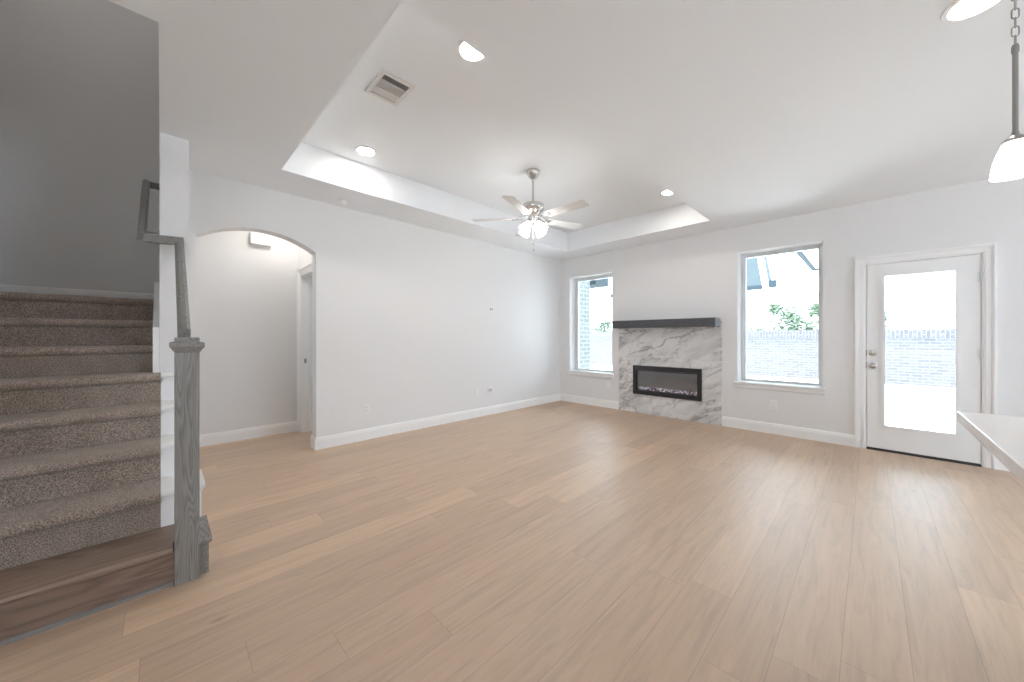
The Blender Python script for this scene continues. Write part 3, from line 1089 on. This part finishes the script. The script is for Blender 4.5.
for k in range(5):
    a = math.radians(3 + 72 * k)
    Rz = T @ Matrix.Rotation(a, 4, 'Z')
    bm = bmesh.new()   # blade iron: two curved straps and a pad
    for s in (-1, 1):
        prev = None
        for (r, dy, z) in ((.055, .018, 2.572), (.095, .026, 2.552), (.135, .030, 2.536), (.175, .022, 2.529)):
            if prev:
                p, q = Vector((prev[0], s * prev[1], prev[2])), Vector((r, s * dy, z))
                d = (q - p)
                Mx = Matrix.Translation((p + q) / 2) @ d.to_track_quat('X', 'Z').to_matrix().to_4x4()
                vv = box(bm, -d.length / 2 - .002, d.length / 2 + .002, -.006, .006, -.003, .003)
                bmesh.ops.transform(bm, matrix=Mx, verts=vv)
            prev = (r, dy, z)
    box(bm, .165, .235, -.034, .034, 2.5265, 2.531, .0015)
    bmesh.ops.transform(bm, matrix=Rz, verts=bm.verts)
    obj('blade_iron', bm, M_NICKEL, fan)
    bm = bmesh.new()
    pts = []
    r0, r1 = .185, .665
    for (r, h_) in ((r0, .046), (r0 + .02, .052), (r1 - .035, .066), (r1 - .012, .060), (r1, .046)):
        pts.append((r, h_))
    pts = pts + [(r, -h_) for r, h_ in reversed(pts)]
    prism(bm, pts, 2, -.003, .003)
    Mb = Rz @ Matrix.Translation((0, 0, 2.5355)) @ Matrix.Rotation(math.radians(-11), 4, 'X')
    bmesh.ops.transform(bm, matrix=Mb, verts=bm.verts)
    obj('blade', bm, M_BLADE, fan)
for k in range(4):
    a = math.radians(-44.7 - 45 + 90 * k)
    d = Vector((math.cos(a), math.sin(a), 0))
    tilt = math.radians(42)
    ax = Vector((-d.y, d.x, 0))
    R = Matrix.Rotation(-tilt, 4, ax)     # the shade axis (-z) leans outward
    p0 = FC + d * .045 + Vector((0, 0, 2.492))
    Ms = Matrix.Translation(p0) @ R
    arm = obj('lamp_holder', (lambda bm: (lathe(bm, [(0, .01), (.018, .01), (.024, 0), (.024, -.028), (.019, -.034), (0, -.034)], 24, Ms), bm)[1])(bmesh.new()), M_NICKEL, fan, True)
    bm = bmesh.new()
    lathe(bm, [(.022, -.030), (.030, -.045), (.038, -.075), (.046, -.110), (.054, -.140), (.057, -.146), (.054, -.146), (.044, -.110), (.035, -.070), (.020, -.034)], 32, Ms)
    obj('glass_shade', bm, M_SHADE, arm, True)
    bm = bmesh.new()
    lathe(bm, [(0, -.034), (.012, -.040), (.022, -.070), (.024, -.090), (.014, -.110), (0, -.114)], 20, Ms)
    obj('bulb', bm, M_SHADE, arm, True)
for dx, dy, zb in ((.012, -.008, 2.20), (-.010, .010, 2.275)):
    bm = bmesh.new()
    q = Matrix.Translation(FC + Vector((dx, dy, 0)))
    lathe(bm, [(0, 2.47), (.0012, 2.47), (.0012, zb), (0, zb)], 8, q)
    lathe(bm, [(0, zb + .002), (.004, zb - .004), (.0065, zb - .016), (.004, zb - .026), (0, zb - .028)], 16, q)
    obj('pull_chain', bm, M_CHAIN, fan, True)

# ------------------------------------------------------------------ pendant over the island
PX, PY = .359, 2.141
pen = thing('pendant_lamp', 'small white glass pendant lamp on a nickel rod and chain above the counter', 'pendant lamp', (PX, PY, H))
T = at(PX, PY, 0)
bm = bmesh.new()
lathe(bm, [(.0545, 1.811), (.0535, 1.828), (.049, 1.861), (.041, 1.892), (.031, 1.920), (.020, 1.936), (.014, 1.940), (.012, 1.937), (.028, 1.915), (.038, 1.889), (.046, 1.859), (.051, 1.828), (.052, 1.811)], 40, T)
sh = obj('glass_shade', bm, M_PSHADE, pen, True)
bm = bmesh.new()
lathe(bm, [(0, 1.90), (.014, 1.895), (.022, 1.875), (.02, 1.855), (0, 1.845)], 20, T)
obj('bulb', bm, M_PSHADE, sh, True)
bm = bmesh.new()
lathe(bm, [(.034, 1.925), (.031, 1.932), (.020, 1.944), (.010, 1.951), (.007, 1.966), (0, 1.966)], 32, T)
obj('shade_cap', bm, M_CHAIN, pen, True)
bm = bmesh.new()
lathe(bm, [(0, 1.955), (.0068, 1.955), (.0068, 2.262), (0, 2.262)], 20, T)
lathe(bm, [(.0068, 2.240), (.0090, 2.243), (.0090, 2.262), (.006, 2.272), (0, 2.272)], 20, T)
obj('rod', bm, M_CHAIN, pen, True)


def link(z, ang):
    bm = bmesh.new()
    R, r, hh = .0088, .0021, .0092
    path = []
    for i in range(24):
        t = 2 * PI * i / 24
        path.append(Vector((R * math.cos(t), 0, (hh if math.sin(t) > 0 else -hh) * (1 if abs(math.sin(t)) > .01 else 0) + R * math.sin(t))))
    rings = []
    for i, p in enumerate(path):
        tn = (path[(i + 1) % 24] - path[i - 1]).normalized()
        n = Vector((0, 1, 0))
        b2 = tn.cross(n)
        rings.append([bm.verts.new(p + n * r * math.cos(2 * PI * j / 8) + b2 * r * math.sin(2 * PI * j / 8)) for j in range(8)])
    for i in range(24):
        a, b = rings[i], rings[(i + 1) % 24]
        for j in range(8):
            bm.faces.new((a[j], a[(j + 1) % 8], b[(j + 1) % 8], b[j]))
    bmesh.ops.transform(bm, matrix=at(PX, PY, z) @ Matrix.Rotation(ang, 4, 'Z'), verts=bm.verts)
    obj('chain_link', bm, M_CHAIN, pen, True)


z, k = 2.286, 0
while z < H - .05:
    link(z, math.radians(20 if k % 2 else 75))
    z += .0315
    k += 1
bm = bmesh.new()
lathe(bm, [(.06, H - .001), (.06, H - .01), (.045, H - .022), (.012, H - .030), (.006, H - .052), (0, H - .052)], 32, T)
obj('canopy', bm, M_CHAIN, pen, True)

# ------------------------------------------------------------------ kitchen island
isl = thing('kitchen_island', 'kitchen island with a white quartz countertop jutting in at the right edge', 'island', (.75, 1.1, 0))
obj('countertop', boxbm(.262, 1.30, -.9, 2.445, .880, .920, bev=.003), M_QUARTZ, isl)
obj('cabinet_base', boxbm(.60, 1.25, -.8, 2.15, .0, .880), M_CAB, isl)

# ------------------------------------------------------------------ outside
struct('patio_slab', boxbm(-12, 14, YB + .26, 40, -.32, -.16), M_CONC)
struct('ground_surround', boxbm(-25, 25, -20, YB + .1, -.60, -.33), M_CONC)

gw = thing('garden_wall', 'long grey brick garden wall beyond the patio with bricks on end along its top', 'garden wall', (0, 15.5, -.16))
obj('brick_face', boxbm(-22, 14, 15.5, 15.75, -.16, 1.22), M_BRICK, gw)
obj('soldier_course', boxbm(-22, 14, 15.48, 15.77, 1.22, 1.475), M_SOLDIER, gw)

bw = thing('brick_wing', 'pale brick outside wall of the house seen through the left window', 'house wall', (-4.6, 6.1, -.16), kind='structure')
obj('brick_face', boxbm(-4.40, -4.185, 5.845, 6.47, -.16, 2.9), M_BRICKW, bw)
obj('wing_eave', boxbm(-4.5, -4.05, 6.475, 7.0, 2.35, 2.55, bev=.02), M_ROOF, bw)

pr = thing('porch_roof', 'flat patio roof jutting out from the back wall above the glass door', 'porch roof', (1.8, YB, 2.74), kind='structure')
obj('soffit', boxbm(-.86, 5.0, YB + .265, 10.35, 2.76, 2.95), M_SOFFIT, pr)
bm = bmesh.new()
box(bm, -.93, -.86, YB + .265, 10.42, 2.735, 3.0)
box(bm, -.93, 5.0, 10.35, 10.42, 2.735, 3.0)
obj('fascia', bm, M_FASCIA, pr)
for px in (2.3, 4.8):
    obj('porch_post', boxbm(px, px + .15, 10.15, 10.30, -.16, 2.76), M_SIDING, pr)

# neighbour's house: the corner of its roof shows in the right window
NHC = (-2.97, 17.35, 0)
nh = thing('neighbour_house', "neighbouring house with a dark roof corner and gutter, seen high in the right window", 'house', (-6, 19, -.16))
NM = Matrix.Translation(NHC) @ Matrix.Rotation(math.radians(15.6), 4, 'Z')


def nput(name, bm, m):
    bmesh.ops.transform(bm, matrix=NM, verts=bm.verts)
    return obj(name, bm, m, nh)


nput('siding', boxbm(-5.8, -.45, .55, 6.6, -.16, 3.28), M_SIDING)
bm = bmesh.new()
prism(bm, [(0, 3.20), (0, 3.32), (3.55, 6.15), (7.1, 3.32), (7.1, 3.20), (3.55, 6.0)], 0, -6.2, -.12)
nput('roof', bm, M_ROOF)
bm = bmesh.new()
prism(bm, [(-.02, 3.18), (-.02, 3.34), (3.55, 6.18), (3.55, 6.0)], 0, -.12, .10)
nput('rake_board', bm, M_SIDING)
bm = bmesh.new()
prism(bm, [(-.02, 3.22), (-.02, 3.36), (3.55, 6.2), (3.55, 6.02)], 0, .10, .22)
box(bm, .08, .34, -.12, .12, 3.24, 3.52)
nput('rake_trim', bm, M_FASCIA)
nput('gutter', boxbm(-6.2, -.14, -.14, -.001, 3.17, 3.33), M_FASCIA)


def tree(name, label, loc, trunk_h, crown, nleaf, seed):
    rnd = random.Random(seed)
    root = thing(name, label, 'tree', loc, 'trees beyond the garden wall')
    bm = bmesh.new()
    lathe(bm, [(0, 0), (.14, 0), (.10, trunk_h * .5), (.06, trunk_h), (0, trunk_h + .3)], 10, at(*loc))
    obj('trunk', bm, M_BARK, root, True)
    bm = bmesh.new()
    for _ in range(nleaf):
        cx, cy2, cz, cr = rnd.choice(crown)
        v = Vector((rnd.gauss(0, 1), rnd.gauss(0, 1), rnd.gauss(0, 1))).normalized() * cr * rnd.random() ** .45
        p = Vector(loc) + Vector((cx, cy2, cz)) + v
        s = rnd.uniform(.04, .09)
        q = Matrix.Rotation(rnd.random() * 6.28, 3, 'Z') @ Matrix.Rotation(rnd.uniform(-1.2, 1.2), 3, 'X')
        vs_ = [bm.verts.new(p + q @ Vector(c)) for c in ((-s, 0, 0), (0, -s * .45, 0), (s, 0, 0), (0, s * .45, 0))]
        bm.faces.new(vs_)
    obj('foliage', bm, M_LEAF, root)


tree('garden_tree', 'loose green tree rising over the brick garden wall, seen in the right window', (-2.25, 16.6, -.16), 1.3,
     [(0, 0, 1.75, .62), (.1, 0, 1.75, .62), (.5, 0, 1.55, .5), (-.7, .1, 1.5, .45), (-1.1, .1, 1.35, .4), (.2, 0, 2.25, .42), (.95, 0, 1.6, .45), (-.3, 0, 2.5, .3), (.9, 0, 2.35, .28)], 4200, 3)
tree('garden_tree', 'green tree top over the garden wall, seen in the left window', (-9.75, 16.5, -.16), 1.2,
     [(0, 0, 1.7, .5), (.4, 0, 1.5, .5), (-.5, 0, 1.8, .5), (0, 0, 2.2, .4)], 2000, 5)
tree('garden_tree', 'small green shrub top over the garden wall, seen at the left of the door glass', (.28, 17.0, -.16), 1.0,
     [(0, 0, 1.6, .38), (-.3, 0, 1.8, .3), (-.1, 0, 2.1, .25)], 900, 9)
